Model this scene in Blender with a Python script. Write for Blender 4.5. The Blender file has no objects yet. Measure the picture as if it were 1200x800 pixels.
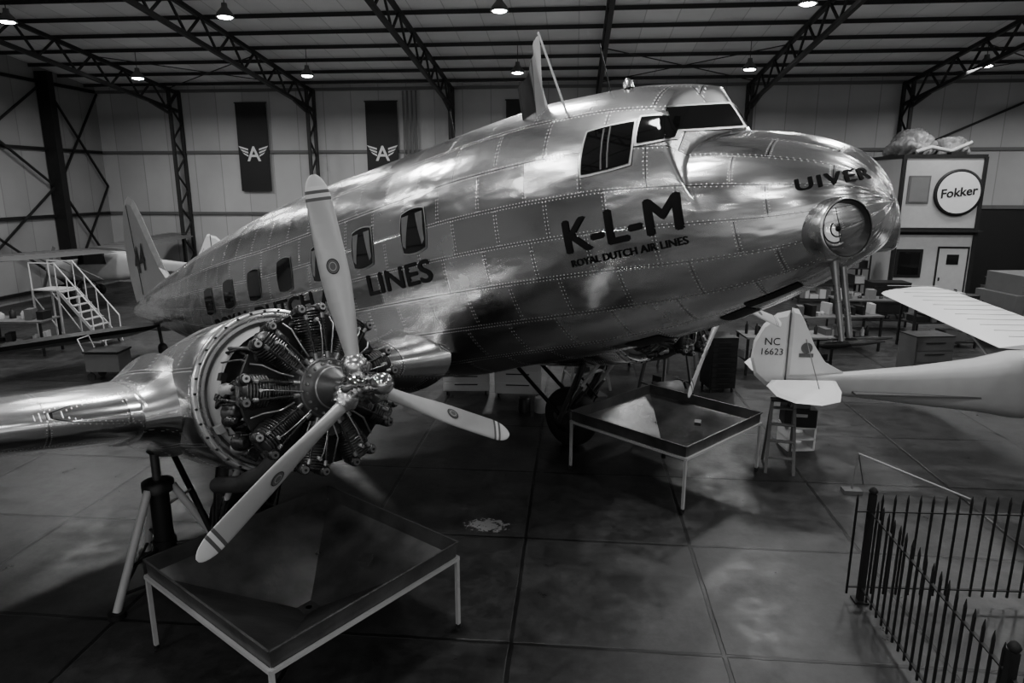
import bpy, bmesh, math, random
from mathutils import Vector, Matrix
from mathutils.bvhtree import BVHTree
random.seed(7)
COL=bpy.context.scene.collection
pi=math.pi
# ------------------------------------------------------------------ materials
class NT:
    def __init__(s,name):
        s.m=bpy.data.materials.new(name); s.m.use_nodes=True
        s.t=s.m.node_tree; s.b=s.t.nodes["Principled BSDF"]
    def n(s,typ,**k):
        nd=s.t.nodes.new(typ)
        for a,v in k.items(): setattr(nd,a,v)
        return nd
    def link(s,a,b): s.t.links.new(a,b)
    def val(s,inp,v):
        if isinstance(v,bpy.types.NodeSocket): s.link(v,inp)
        else: inp.default_value=v
    def math(s,op,a,b=0.0,c=0.0,clamp=False):
        nd=s.n("ShaderNodeMath",operation=op); nd.use_clamp=clamp
        s.val(nd.inputs[0],a); s.val(nd.inputs[1],b); s.val(nd.inputs[2],c)
        return nd.outputs[0]
    def mix(s,f,a,b):
        nd=s.n("ShaderNodeMix",data_type='FLOAT'); s.val(nd.inputs[0],f); s.val(nd.inputs[2],a); s.val(nd.inputs[3],b)
        return nd.outputs[0]
    def noise(s,vec,scale,detail=3.0,rough=.5):
        nd=s.n("ShaderNodeTexNoise"); nd.inputs["Scale"].default_value=scale; nd.inputs["Detail"].default_value=detail
        nd.inputs["Roughness"].default_value=rough
        if vec is not None: s.link(vec,nd.inputs["Vector"])
        return nd.outputs[0]
    def coord(s,w="Object"):
        return s.n("ShaderNodeTexCoord").outputs[w]
    def sep(s,v):
        nd=s.n("ShaderNodeSeparateXYZ"); s.link(v,nd.inputs[0]); return nd.outputs
    def comb(s,x,y,z=0.0):
        nd=s.n("ShaderNodeCombineXYZ"); s.val(nd.inputs[0],x); s.val(nd.inputs[1],y); s.val(nd.inputs[2],z); return nd.outputs[0]
    def grey(s,v):
        nd=s.n("ShaderNodeCombineColor"); 
        for i in range(3): s.val(nd.inputs[i],v)
        return nd.outputs[0]
    def bump(s,h,strength,dist):
        nd=s.n("ShaderNodeBump"); nd.inputs["Strength"].default_value=strength; nd.inputs["Distance"].default_value=dist
        s.link(h,nd.inputs["Height"]); return nd
def mat(name,g,rough=.5,metal=0.0,var=.15,scale=6.0,bump=0.0,rvar=.1,emit=0.0,spec=None):
    k=NT(name); v=k.coord()
    n=k.noise(v,scale,4.0)
    k.link(k.grey(k.mix(n,g*(1-var),g*(1+var))),k.b.inputs["Base Color"])
    k.link(k.mix(n,max(.02,rough-rvar),rough+rvar),k.b.inputs["Roughness"])
    k.b.inputs["Metallic"].default_value=metal
    if spec is not None: k.b.inputs["Specular IOR Level"].default_value=spec
    if bump: 
        b=k.bump(k.noise(v,scale*4,3.0),bump,.02); k.link(b.outputs[0],k.b.inputs["Normal"])
    if emit:
        k.b.inputs["Emission Color"].default_value=(1,1,1,1); k.b.inputs["Emission Strength"].default_value=emit
    return k.m
M_blk=mat("black_paint",.008,.55,spec=.3)
M_let=mat("black_lettering",.006,.6,spec=.12)
M_eng=mat("engine_black_enamel",.04,.28,.6,var=.5,scale=20)
M_fin=mat("cylinder_fins",.10,.30,.85,var=.5,scale=14)
M_rod=mat("steel_tube_fittings",.3,.3,.8,var=.3)
M_dk=mat("dark_steel",.02,.45,.6,var=.3)
M_str=mat("structural_steel",.015,.6,.2)
M_alu=mat("bare_aluminium",.62,.26,1.0,var=.1,scale=8)
M_alr=mat("brushed_aluminium",.5,.42,1.0,var=.15,scale=12)
M_chr=mat("chrome",.75,.1,1.0,var=.05,rvar=.03)
M_gry=mat("grey_casting",.09,.4,.7,var=.4,scale=15)
M_wht=mat("white_paint",.60,.42,0,var=.06)
M_lgt=mat("light_grey_paint",.34,.45,0,var=.1)
M_mid=mat("mid_grey_paint",.08,.5,0,var=.2)
M_bld=mat("propeller_blade_paint",.42,.36,.25,var=.06,scale=4)
M_rub=mat("tyre_rubber",.010,.8)
M_gls=mat("dark_window_glass",.006,.05,0,var=.1,rvar=.01)
M_cur=mat("curtain_cloth",.09,.9,var=.3)
M_tray=mat("drip_tray_steel",.09,.34,.65,var=.9,scale=3.2,rvar=.15,bump=.15)
M_wood=mat("crate_wood",.08,.7,0,var=.3)
M_card=mat("cardboard",.12,.8,0,var=.15)
M_lens=mat("lamp_lens_added_glow",.95,.08,.8,emit=.3,var=.02)  # landing light is off; faint emission added so the lens looks brighter
M_lamp=mat("lamp_glow",.9,.5,emit=80)
k=NT("concrete_floor"); v=k.coord(); X,Y,Z=k.sep(v)
tx=k.math('DIVIDE',k.math('ADD',X,.53),2.0); ty=k.math('DIVIDE',k.math('SUBTRACT',Y,5.70),2.0)
wob=k.math('MULTIPLY',k.math('SUBTRACT',k.noise(v,5.0),.5),.012)
def seam(t): return k.math('ABSOLUTE',k.math('SUBTRACT',k.math('FRACT',k.math('ADD',k.math('ADD',t,wob),.5)),.5))
sd=k.math('MINIMUM',seam(tx),seam(ty))
seamm=k.math('SUBTRACT',1.0,k.math('DIVIDE',k.math('SUBTRACT',sd,.009),.004,clamp=True),clamp=True)
cell=k.n("ShaderNodeTexWhiteNoise"); k.link(k.comb(k.math('FLOOR',tx),k.math('FLOOR',ty)),cell.inputs[0])
big=k.noise(v,.9,7.0,.68); fine=k.noise(v,8.0,8.0,.78); med=k.noise(v,2.7,6.0,.72)
cb=k.math('MULTIPLY',k.math('SUBTRACT',big,.3),2.5,clamp=True)
fc=k.math('MULTIPLY',k.math('SUBTRACT',fine,.3),2.5,clamp=True); mc=k.math('MULTIPLY',k.math('SUBTRACT',med,.3),2.5,clamp=True)
base=k.math('MULTIPLY',k.mix(cell.outputs[0],.72,1.28),k.mix(cb,.016,.030))
base=k.math('MULTIPLY',base,k.mix(fc,.5,1.5))
base=k.math('MULTIPLY',base,k.mix(mc,.65,1.35))
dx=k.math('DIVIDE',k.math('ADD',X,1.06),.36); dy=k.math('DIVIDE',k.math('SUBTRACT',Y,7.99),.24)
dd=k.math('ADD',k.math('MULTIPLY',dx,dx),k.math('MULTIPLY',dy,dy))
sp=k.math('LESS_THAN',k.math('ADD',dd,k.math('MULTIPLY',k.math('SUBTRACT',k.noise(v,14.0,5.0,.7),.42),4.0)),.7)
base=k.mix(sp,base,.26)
base=k.mix(k.math('MULTIPLY',seamm,.92),base,.002)
k.link(k.grey(base),k.b.inputs["Base Color"])
k.link(k.mix(mc,.26,.55),k.b.inputs["Roughness"]); k.b.inputs["Specular IOR Level"].default_value=.42
h=k.math('SUBTRACT',k.math('MULTIPLY',fine,.3),seamm)
k.link(k.bump(h,.5,.01).outputs[0],k.b.inputs["Normal"])
M_floor=k.m
def panelmat(name,axis,g,step,rough=.55,lines=.5):
    k=NT(name); v=k.coord(); s=k.sep(v); t=k.math('DIVIDE',s[axis],step)
    f=k.math('ABSOLUTE',k.math('SUBTRACT',k.math('FRACT',t),.5))
    ln=k.math('GREATER_THAN',f,.485)
    c=k.n("ShaderNodeTexWhiteNoise"); c.noise_dimensions='1D'; k.link(k.math('FLOOR',t),c.inputs["W"])
    b=k.math('MULTIPLY',k.mix(c.outputs[0],.93,1.07),k.mix(k.noise(v,.6,5.0),g*.8,g*1.2))
    b=k.mix(k.math('MULTIPLY',ln,lines),b,g*.3)
    k.link(k.grey(b),k.b.inputs["Base Color"]); k.b.inputs["Roughness"].default_value=rough
    k.link(k.bump(k.math('SUBTRACT',1.0,ln),.4,.02).outputs[0],k.b.inputs["Normal"])
    return k.m
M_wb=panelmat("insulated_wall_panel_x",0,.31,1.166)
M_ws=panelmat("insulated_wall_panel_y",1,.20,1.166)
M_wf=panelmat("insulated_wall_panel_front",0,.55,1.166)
M_roof=panelmat("roof_sheet",0,.72,.97)
def skin(name,su,sv,ru=.3):
    k=NT(name); uv=k.n("ShaderNodeUVMap").outputs[0]; s=k.sep(uv); U,V=s[0],s[1]
    ob=k.coord()
    row=k.math('FLOOR',k.math('DIVIDE',V,sv))
    Uo=k.math('ADD',U,k.math('MULTIPLY',k.math('MODULO',k.math('ABSOLUTE',row),2.0),su*.37))
    tu=k.math('DIVIDE',Uo,su); tv=k.math('DIVIDE',V,sv)
    def dist(t,sc): return k.math('MULTIPLY',k.math('SUBTRACT',.5,k.math('ABSOLUTE',k.math('SUBTRACT',k.math('FRACT',t),.5))),sc)
    du=dist(tu,su); dv=dist(tv,sv)
    d=k.math('MINIMUM',du,dv)
    line=k.math('LESS_THAN',d,.0028)
    p=.04
    def dots(dd,t):
        a=k.math('SUBTRACT',dd,.016); b=k.math('MULTIPLY',k.math('SUBTRACT',k.math('FRACT',k.math('DIVIDE',t,p)),.5),p)
        r=k.math('SQRT',k.math('ADD',k.math('MULTIPLY',a,a),k.math('MULTIPLY',b,b)))
        return k.math('LESS_THAN',r,.0052)
    rv=k.math('MAXIMUM',dots(du,V),dots(dv,Uo))
    c=k.n("ShaderNodeTexWhiteNoise"); k.link(k.comb(k.math('FLOOR',tu),k.math('FLOOR',tv)),c.inputs[0])
    sm=k.noise(ob,1.3,6.0,.6)
    stv=k.comb(k.math('MULTIPLY',U,1.0),k.math('MULTIPLY',V,2.0))
    streak=k.noise(stv,1.9,2.0,.45)
    base=k.mix(c.outputs[0],.70,.77)
    base=k.math('MULTIPLY',base,k.mix(sm,.86,1.08))
    base=k.mix(line,base,.12); base=k.mix(rv,base,.95)
    k.link(k.grey(base),k.b.inputs["Base Color"])
    k.b.inputs["Metallic"].default_value=1.0
    r=k.math('ADD',k.mix(c.outputs[0],ru-.04,ru+.04),k.math('MULTIPLY',k.math('SUBTRACT',sm,.5),.2))
    r=k.math('ADD',r,k.math('MULTIPLY',rv,.3))
    k.link(r,k.b.inputs["Roughness"])
    sub=k.n("ShaderNodeVectorMath",operation='SUBTRACT'); k.link(c.outputs[1],sub.inputs[0]); sub.inputs[1].default_value=(.5,.5,.5)
    sc=k.n("ShaderNodeVectorMath",operation='SCALE'); k.link(sub.outputs[0],sc.inputs[0]); sc.inputs[3].default_value=.04
    wob=k.bump(streak,.27,.06)
    ad=k.n("ShaderNodeVectorMath",operation='ADD'); k.link(wob.outputs[0],ad.inputs[0]); k.link(sc.outputs[0],ad.inputs[1])
    nm=k.n("ShaderNodeVectorMath",operation='NORMALIZE'); k.link(ad.outputs[0],nm.inputs[0])
    b2=k.bump(k.math('SUBTRACT',rv,line),.5,.004); k.link(nm.outputs[0],b2.inputs["Normal"])
    k.link(b2.outputs[0],k.b.inputs["Normal"])
    return k.m
M_skin=skin("polished_riveted_aluminium",.62,.40,.22)
M_skinw=skin("polished_wing_aluminium",.9,.5,.2)
# ------------------------------------------------------------------ mesh builder
class MB:
    def __init__(s): s.v=[];s.f=[];s.mi=[];s.uv={};s.mats=[];s.sm=[]
    def m(s,mt):
        if mt not in s.mats: s.mats.append(mt)
        return s.mats.index(mt)
    def add(s,vs,fs,mt,smooth=False):
        o=len(s.v); s.v+= [tuple(x) for x in vs]; i=s.m(mt)
        for f in fs: s.f.append([o+j for j in f]); s.mi.append(i); s.sm.append(smooth)
    def box(s,c,d,mt,rot=None):
        x,y,z=[q/2 for q in d]
        vs=[Vector((sx*x,sy*y,sz*z)) for sx in(-1,1) for sy in(-1,1) for sz in(-1,1)]
        if rot is not None: vs=[rot@q for q in vs]
        c=Vector(c); vs=[q+c for q in vs]
        s.add(vs,[(0,1,3,2),(4,6,7,5),(0,4,5,1),(2,3,7,6),(0,2,6,4),(1,5,7,3)],mt)
    def beam(s,a,b,w,h,mt,up=(0,0,1)):
        a=Vector(a);b=Vector(b);d=(b-a);L=d.length
        if L<1e-6:return
        d/=L; u=Vector(up)
        if abs(d.dot(u))>.95:u=Vector((0,1,0)) if abs(d.y)<.9 else Vector((1,0,0))
        r=d.cross(u).normalized();u=r.cross(d)
        R=Matrix((d,r,u)).transposed()
        s.box((a+b)/2,(L,w,h),mt,R)
    def cyl(s,a,b,r,mt,r2=None,n=16,caps=True):
        a=Vector(a);b=Vector(b);r2=r if r2 is None else r2
        s.lathe(a,b-a,[(0,r),((b-a).length,r2)],mt,n,caps)
    def lathe(s,o,ax,prof,mt,n=24,caps=True):
        o=Vector(o);ax=Vector(ax).normalized()
        t=Vector((0,0,1)) if abs(ax.z)<.9 else Vector((1,0,0))
        p=ax.cross(t).normalized();q=ax.cross(p)
        vs=[];fs=[]
        for x,r in prof:
            for i in range(n):
                an=2*pi*i/n; vs.append(o+ax*x+(p*math.cos(an)+q*math.sin(an))*r)
        for j in range(len(prof)-1):
            for i in range(n):
                k=(i+1)%n; fs.append((j*n+i,j*n+k,(j+1)*n+k,(j+1)*n+i))
        s.add(vs,fs,mt,True)
        if caps:
            s.add(vs[:n],[tuple(range(n))],mt); s.add(vs[-n:],[tuple(range(n))],mt)
    def torus(s,o,ax,R,r,mt,n=40,m=8):
        o=Vector(o);ax=Vector(ax).normalized();t=Vector((0,0,1)) if abs(ax.z)<.9 else Vector((1,0,0))
        p=ax.cross(t).normalized();q=ax.cross(p);vs=[];fs=[]
        for i in range(n):
            an=2*pi*i/n;d=p*math.cos(an)+q*math.sin(an)
            for j in range(m):
                b=2*pi*j/m; vs.append(o+d*(R+r*math.cos(b))+ax*r*math.sin(b))
        for i in range(n):
            for j in range(m):
                fs.append((i*m+j,((i+1)%n)*m+j,((i+1)%n)*m+(j+1)%m,i*m+(j+1)%m))
        s.add(vs,fs,mt,True)
    def tube(s,pts,r,mt,n=8):
        pts=[Vector(p) for p in pts]; vs=[];fs=[];prev=None
        for i,p in enumerate(pts):
            d=(pts[min(i+1,len(pts)-1)]-pts[max(i-1,0)]).normalized()
            if prev is None:
                t=Vector((0,0,1)) if abs(d.z)<.9 else Vector((1,0,0)); u=d.cross(t).normalized()
            else: u=(prev-d*prev.dot(d)).normalized()
            prev=u;w=d.cross(u)
            for j in range(n):
                an=2*pi*j/n;vs.append(p+(u*math.cos(an)+w*math.sin(an))*r)
        for i in range(len(pts)-1):
            for j in range(n):
                k=(j+1)%n;fs.append((i*n+j,i*n+k,(i+1)*n+k,(i+1)*n+j))
        s.add(vs,fs,mt,True); s.add(vs[:n],[tuple(range(n))],mt); s.add(vs[-n:],[tuple(range(n))],mt)
    def loft(s,rings,mt,closed=True,caps=True,smooth=True):
        n=len(rings[0]);vs=[p for r in rings for p in r];fs=[]
        for j in range(len(rings)-1):
            for i in range(n if closed else n-1):
                k=(i+1)%n;fs.append((j*n+i,j*n+k,(j+1)*n+k,(j+1)*n+i))
        s.add(vs,fs,mt,smooth)
        if caps: s.add(rings[0],[tuple(range(n))],mt); s.add(rings[-1],[tuple(range(n))],mt)
    def prism(s,poly,thick,mt,axis='y',off=0.0):
        n=len(poly);vs=[]
        for sg in(-.5,.5):
            for p in poly:
                t=off+sg*thick
                vs.append((p[0],t,p[1]) if axis=='y' else (p[0],p[1],t) if axis=='z' else (t,p[0],p[1]))
        s.add(vs,[tuple(range(n)),tuple(range(2*n-1,n-1,-1))]+[(i,(i+1)%n,n+(i+1)%n,n+i) for i in range(n)],mt)
    def obj(s,name,parent=None,mx=None,uv=None,fixn=True):
        me=bpy.data.meshes.new(name); me.from_pydata(s.v,[],s.f)
        for m in s.mats: me.materials.append(m)
        me.polygons.foreach_set("material_index",s.mi); me.polygons.foreach_set("use_smooth",s.sm)
        if fixn:
            bm=bmesh.new();bm.from_mesh(me);bmesh.ops.recalc_face_normals(bm,faces=bm.faces);bm.to_mesh(me);bm.free()
        if uv:
            l=me.uv_layers.new(name="UVMap")
            for lp in me.loops:
                l.data[lp.index].uv=uv(me.vertices[lp.vertex_index].co)
        me.update()
        o=bpy.data.objects.new(name,me);COL.objects.link(o)
        if parent:o.parent=parent
        if mx is not None:o.matrix_world=mx
        return o
def empty(name,mx=None,parent=None):
    o=bpy.data.objects.new(name,None);COL.objects.link(o);o.empty_display_size=.3
    if parent:o.parent=parent
    if mx is not None:o.matrix_local=mx
    return o
def T(x,y,z=0,rz=0,ry=0,rx=0,s=1):
    return Matrix.Translation((x,y,z))@Matrix.Rotation(math.radians(rz),4,'Z')@Matrix.Rotation(math.radians(ry),4,'Y')@Matrix.Rotation(math.radians(rx),4,'X')@Matrix.Scale(s,4)
def textmesh(body,size,offset=0.0,width=1.0,align='LEFT',cuts=1,spacing=1.0):
    c=bpy.data.curves.new("txt",'FONT');c.body=body;c.size=size;c.offset=offset;c.align_x=align;c.resolution_u=4;c.space_character=spacing
    o=bpy.data.objects.new("txt",c);COL.objects.link(o);bpy.context.view_layer.update()
    dg=bpy.context.evaluated_depsgraph_get();me=bpy.data.meshes.new_from_object(o.evaluated_get(dg))
    bpy.data.objects.remove(o);bm=bmesh.new();bm.from_mesh(me);bmesh.ops.triangulate(bm,faces=bm.faces)
    for _ in range(cuts): bmesh.ops.subdivide_edges(bm,edges=[e for e in bm.edges if e.calc_length()>size*.15],cuts=1,use_grid_fill=False);bmesh.ops.triangulate(bm,faces=bm.faces)
    bm.verts.index_update();vs=[v.co.copy() for v in bm.verts];fs=[[v.index for v in f.verts] for f in bm.faces];bm.free()
    if vs:
        x0=min(v.x for v in vs)
        if align=='LEFT':
            for v in vs:v.x=(v.x-x0)*width
        else:
            for v in vs:v.x*=width
    return vs,fs
# ------------------------------------------------------------------ hangar
XL,XR,YB,YF,ZE,RY=-20.5,22.0,29.0,-15.0,8.3,7.0
SL=.117
def rz(y): return ZE+SL*(YB-y) if y>RY else ZE+SL*(YB-RY)-SL*(RY-y)
b=MB();b.box(((XL+XR)/2,(YB+YF)/2,-.1),(XR-XL,YB-YF,.2),M_floor);b.obj("floor")
b=MB();b.box(((XL+XR)/2,YB+.1,ZE/2),(XR-XL,.2,ZE),M_wb);b.obj("wall_back")
for nm,x in(("wall_left",XL-.1),("wall_right",XR+.1)):
    b=MB();b.prism([(YF,0),(YB,0),(YB,ZE),(RY,rz(RY)),(YF,rz(YF))],.2,M_ws,axis='x',off=x);b.obj(nm)
b=MB();zf=rz(YF)
b.box((XL+6,YF-.1,zf/2),(12,.2,zf),M_wf);b.box((XR-6,YF-.1,zf/2),(12,.2,zf),M_wf);b.box(((XL+XR)/2,YF-.1,zf-1.2),(XR-XL-24,.2,2.4),M_wf);b.obj("wall_front")
b=MB()
for ya,yb in((YB,RY),(RY,YF)):
    b.add([(XL,ya,rz(ya)),(XR,ya,rz(ya)),(XR,yb,rz(yb)),(XL,yb,rz(yb)),(XL,ya,rz(ya)+.15),(XR,ya,rz(ya)+.15),(XR,yb,rz(yb)+.15),(XL,yb,rz(yb)+.15)],[(0,1,2,3),(4,5,6,7),(0,1,5,4),(2,3,7,6),(0,3,7,4),(1,2,6,5)],M_roof)
b.obj("ceiling")
CX=[-16.7+5.83*i for i in range(7)]
b=MB()
def lattice(b,p0,p1,off,nseg,c=.12,w=.06):
    p0=Vector(p0);p1=Vector(p1);off=Vector(off)
    b.beam(p0,p1,c,c,M_str);b.beam(p0+off,p1+off,c,c,M_str)
    for i in range(nseg):
        a=p0.lerp(p1,i/nseg);e=p0.lerp(p1,(i+1)/nseg)
        if i%2: a=a+off
        else: e=e+off
        b.beam(a,e,w,w,M_str)
for x in CX:
    lattice(b,(x,YB-.12,0),(x,YB-.12,ZE-.2),(0,-.75,0),12)
    lattice(b,(x,YB-.3,rz(YB-.3)-.32),(x,RY,rz(RY)-.32),(0,0,-.75),26)
    lattice(b,(x,YF+.3,rz(YF+.3)-.32),(x,RY,rz(RY)-.32),(0,0,-.75),26)
    b.beam((x,YB-.8,ZE-1.2),(x,YB-2.2,ZE-.85),.09,.09,M_str)
b.obj("roof_truss_frame")
b=MB();y=YB-.7
while y>YF:
    b.box(((XL+XR)/2,y,rz(y)-.10),(XR-XL-.1,.05,.12),M_str); y-=1.45
for i,x in enumerate(CX[:-1]):
    if i in(0,3,5):
        b.beam((x,YB-.8,rz(YB-.8)-.27),(x+5.83,YB-5,rz(YB-5)-.27),.03,.03,M_str);b.beam((x+5.83,YB-.8,rz(YB-.8)-.27),(x,YB-5,rz(YB-5)-.27),.03,.03,M_str)
b.obj("roof_purlins")
b=MB()
for z in(.3,3.06,5.62,8.1): b.box(((XL+XR)/2,YB-.05,z),(XR-XL,.08,.12),M_mid)
b.beam((12.6,YB-.1,5.4),(18.2,YB-.1,7.9),.08,.08,M_str)
b.obj("trim_1")
b=MB()
for z in(.3,3.06,5.62,8.1): b.box((XL+.06,(YB+YF)/2,z),(.1,YB-YF-.3,.12),M_dk)
for y in(25.8,20,14,8,2,-4,-10):
    b.box((XL+.28,y,rz(y)/2-.1),(.5,.32,rz(y)-.25),M_dk)
for (a,c) in((25.9,28.8),(20,25.7)):
    b.beam((XL+.2,a,.3),(XL+.2,c,4.2),.07,.07,M_dk);b.beam((XL+.2,c,.3),(XL+.2,a,4.2),.07,.07,M_dk)
    b.beam((XL+.2,a,4.2),(XL+.2,c,8.0),.07,.07,M_dk);b.beam((XL+.2,c,4.2),(XL+.2,a,8.0),.07,.07,M_dk)
b.obj("trim_2")
def lamp(x,y,e):
    z=rz(y)-.88
    b=MB();b.cyl((0,0,.12),(0,0,.8),.012,M_dk,n=6);b.lathe((0,0,-.12),(0,0,1),[(0,.24),(.1,.2),(.24,.08),(.34,.07)],M_mid,20)
    b.lathe((0,0,-.16),(0,0,1),[(0,.06),(.02,.15),(.05,.2)],M_lamp,16)
    o=b.obj("pendant_lamp",mx=T(x,y,z))
    l=bpy.data.lights.new("lamp_light",'AREA');l.shape='DISK';l.size=1.1;l.energy=e;l.spread=math.radians(165)
    lo=bpy.data.objects.new("lamp_light",l);COL.objects.link(lo);lo.parent=o;lo.location=(0,0,-.2)
for y,e in((24,220),(18.5,260),(12,300),(5.5,210),(-2,140),(-9,260)):
    for x in(-15.3,-9.2,-2,5.5,12.7,18.8): lamp(x,y,e*(.55 if x<-15 and 0<y<15 else 1)*(.75 if x>5 and y<6 else 1))
def banner(x):
    b=MB();b.box((0,0,0),(1.33,.03,3.6),M_blk);b.cyl((-.7,0,1.8),(.7,0,1.8),.025,M_dk)
    vs,fs=textmesh("A",.85,.01,align='CENTER');b.add([(v.x,-.025,v.y-.55) for v in vs],fs,M_wht)
    for sg in(-1,1):
        for i in range(3):
            L=.42-.08*i;z=.1-.13*i-.15
            b.add([(sg*.24,-.025,z),(sg*(.24+L),-.025,z+.12),(sg*(.24+L-.08),-.025,z+.03),(sg*.24,-.025,z-.07)],[(0,1,2,3)],M_wht)
    b.obj("wall_banner",mx=T(x,YB-.14,5.8))
for x in(-13.6,-8.03,-2.2): banner(x)
b=MB()
for i in range(4): b.box((i*.18,0,0),(.06,.05,3.2),M_mid)
b.obj("wall_conduit",mx=T(-7.1,YB-.15,6.4))
# ------------------------------------------------------------------ airliner
AIR=empty("twin_engine_airliner",Matrix.Translation((2.294,5.291,4.165))@Matrix.Rotation(math.radians(-40.08),4,'Z')@Matrix.Rotation(math.radians(-13.96),4,'Y'))
def pchip(tab):
    xs=[t[0] for t in tab];ys=[t[1] for t in tab];n=len(xs)
    h=[xs[i+1]-xs[i] for i in range(n-1)];d=[(ys[i+1]-ys[i])/h[i] for i in range(n-1)];m=[d[0]]
    for i in range(1,n-1):
        m.append(0 if d[i-1]*d[i]<=0 else 2*d[i-1]*d[i]/(d[i-1]+d[i]))
    m.append(d[-1])
    def f(x):
        if x<=xs[0]:return ys[0]
        if x>=xs[-1]:return ys[-1]
        i=0
        while x>xs[i+1]:i+=1
        t=(x-xs[i])/h[i]
        return (2*t**3-3*t*t+1)*ys[i]+(t**3-2*t*t+t)*h[i]*m[i]+(-2*t**3+3*t*t)*ys[i+1]+(t**3-t*t)*h[i]*m[i+1]
    return f
def ptab(d): return pchip([(math.sqrt(a),c) for a,c in d])
LEN=18.4
fFULL=ptab([(0,0),(.04,.2),(.16,.41),(.38,.62),(.69,.92),(1.0,1.13),(1.2,1.25),(1.51,1.37),(1.94,1.49),(2.43,1.58),(2.86,1.65),(3.61,1.71),(4.82,1.78),(5.93,1.84),(7.26,1.92),(8.89,1.96),(10.35,1.94),(13.1,1.84),(15.3,1.72),(17.47,1.57),(LEN,1.42)])
fBODY=ptab([(0,0),(.04,.2),(.16,.4),(.38,.565),(.69,.71),(.97,.80),(1.5,.92),(2,1.05),(3,1.3),(5,1.8),(LEN,1.42)])
fBOT=ptab([(0,0),(.04,-.2),(.12,-.31),(.31,-.41),(.61,-.53),(1.29,-.72),(1.9,-.83),(2.71,-.92),(3.96,-.99),(4.8,-1.05),(7,-1.05),(9,-.88),(11,-.55),(13,-.1),(15,.4),(17,.85),(LEN,1.15)])
fMID=ptab([(0,0),(.5,.06),(1.3,.17),(2,.26),(4,.38),(8,.45),(12,.75),(15,1.05),(LEN,1.3)])
fW=ptab([(0,0),(.04,.2),(.16,.39),(.38,.56),(.69,.70),(.97,.79),(1.5,.89),(2,.95),(3,1.01),(4,1.04),(9,1.04),(11,.94),(13,.75),(15,.52),(17,.27),(LEN,.09)])
PW=2.25
def section(d,n=144):
    a=-d;s=math.sqrt(d);w=fW(s);mid=fMID(s);tf=fFULL(s);tb=fBODY(s);bo=fBOT(s)
    ring=[]
    for i in range(n):
        t=2*pi*i/n;ct,st=math.cos(t),math.sin(t)
        y=w*math.copysign(abs(ct)**(2/PW),ct);sz=math.copysign(abs(st)**(2/PW),st)
        if sz>=0:
            zf=mid+(tf-mid)*sz
            zb=mid+(tb-mid)*sz
            if d<2.4:
                af=-.97-.45*abs(y); zv=.80+(af-a)*2.3
                z=max(min(zb,zf),min(zf,zv))
            else: z=zf
        else: z=mid+(mid-bo)*sz
        ring.append((a,y,z))
    return ring
ds=[(.02*i)**2 for i in range(1,47)]
x=ds[-1]
while x<1.6: x+=.018;ds.append(x)
while x<3: x+=.05;ds.append(x)
while x<LEN-.2: x+=.16;ds.append(x)
ds.append(LEN)
rings=[section(d) for d in ds]
b=MB();b.loft(rings,M_skin,caps=False)
b.add([(0.0,0,0)]+rings[0],[(0,i+1,(i+1)%144+1) for i in range(144)],M_skin,True)
b.add(rings[-1],[tuple(range(144))],M_skin)
def huv(co):
    s=math.sqrt(max(0,-co[0])); return (co[0],math.atan2(co[2]-fMID(s),abs(co[1])+1e-5)*1.15+.06)
hull=b.obj("fuselage",AIR,uv=huv)
bvh=BVHTree.FromPolygons([Vector(v) for v in b.v],[tuple(f) for f in b.f])
def cast(o,d,off):
    h,nrm,_,_=bvh.ray_cast(Vector(o),Vector(d))
    if h is None: return None
    if nrm.dot(Vector(d))>0:nrm=-nrm
    return h+nrm*off
def decal(b,corn,mt,off=.006,mode='S',n=10,rnd=.22,thick=None):
    vs=[];ok=True
    for j in range(n+1):
        for i in range(n+1):
            u=2*i/n-1;v=2*j/n-1;uu=u*math.sqrt(1-rnd*v*v);vv=v*math.sqrt(1-rnd*u*u)
            p,q=(uu+1)/2,(vv+1)/2
            x=(corn[0][0]*(1-p)+corn[1][0]*p)*(1-q)+(corn[3][0]*(1-p)+corn[2][0]*p)*q
            z=(corn[0][1]*(1-p)+corn[1][1]*p)*(1-q)+(corn[3][1]*(1-p)+corn[2][1]*p)*q
            if mode=='S':h=cast((x,-4,z),(0,1,0),off)
            elif mode=='P':h=cast((x,4,z),(0,-1,0),off)
            elif mode=='B':h=cast((x,z,-4),(0,0,1),off)
            else:h=cast((3,x,z),(-1,0,0),off)
            if h is None:return
            vs.append(h)
    fs=[(j*(n+1)+i,j*(n+1)+i+1,(j+1)*(n+1)+i+1,(j+1)*(n+1)+i) for j in range(n) for i in range(n)]
    b.add(vs,fs,mt,True)
def grow(c,g):
    cx=sum(p[0] for p in c)/4;cz=sum(p[1] for p in c)/4
    return [(p[0]+math.copysign(g,p[0]-cx),p[1]+math.copysign(g,p[1]-cz)) for p in c]
b=MB()
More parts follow.
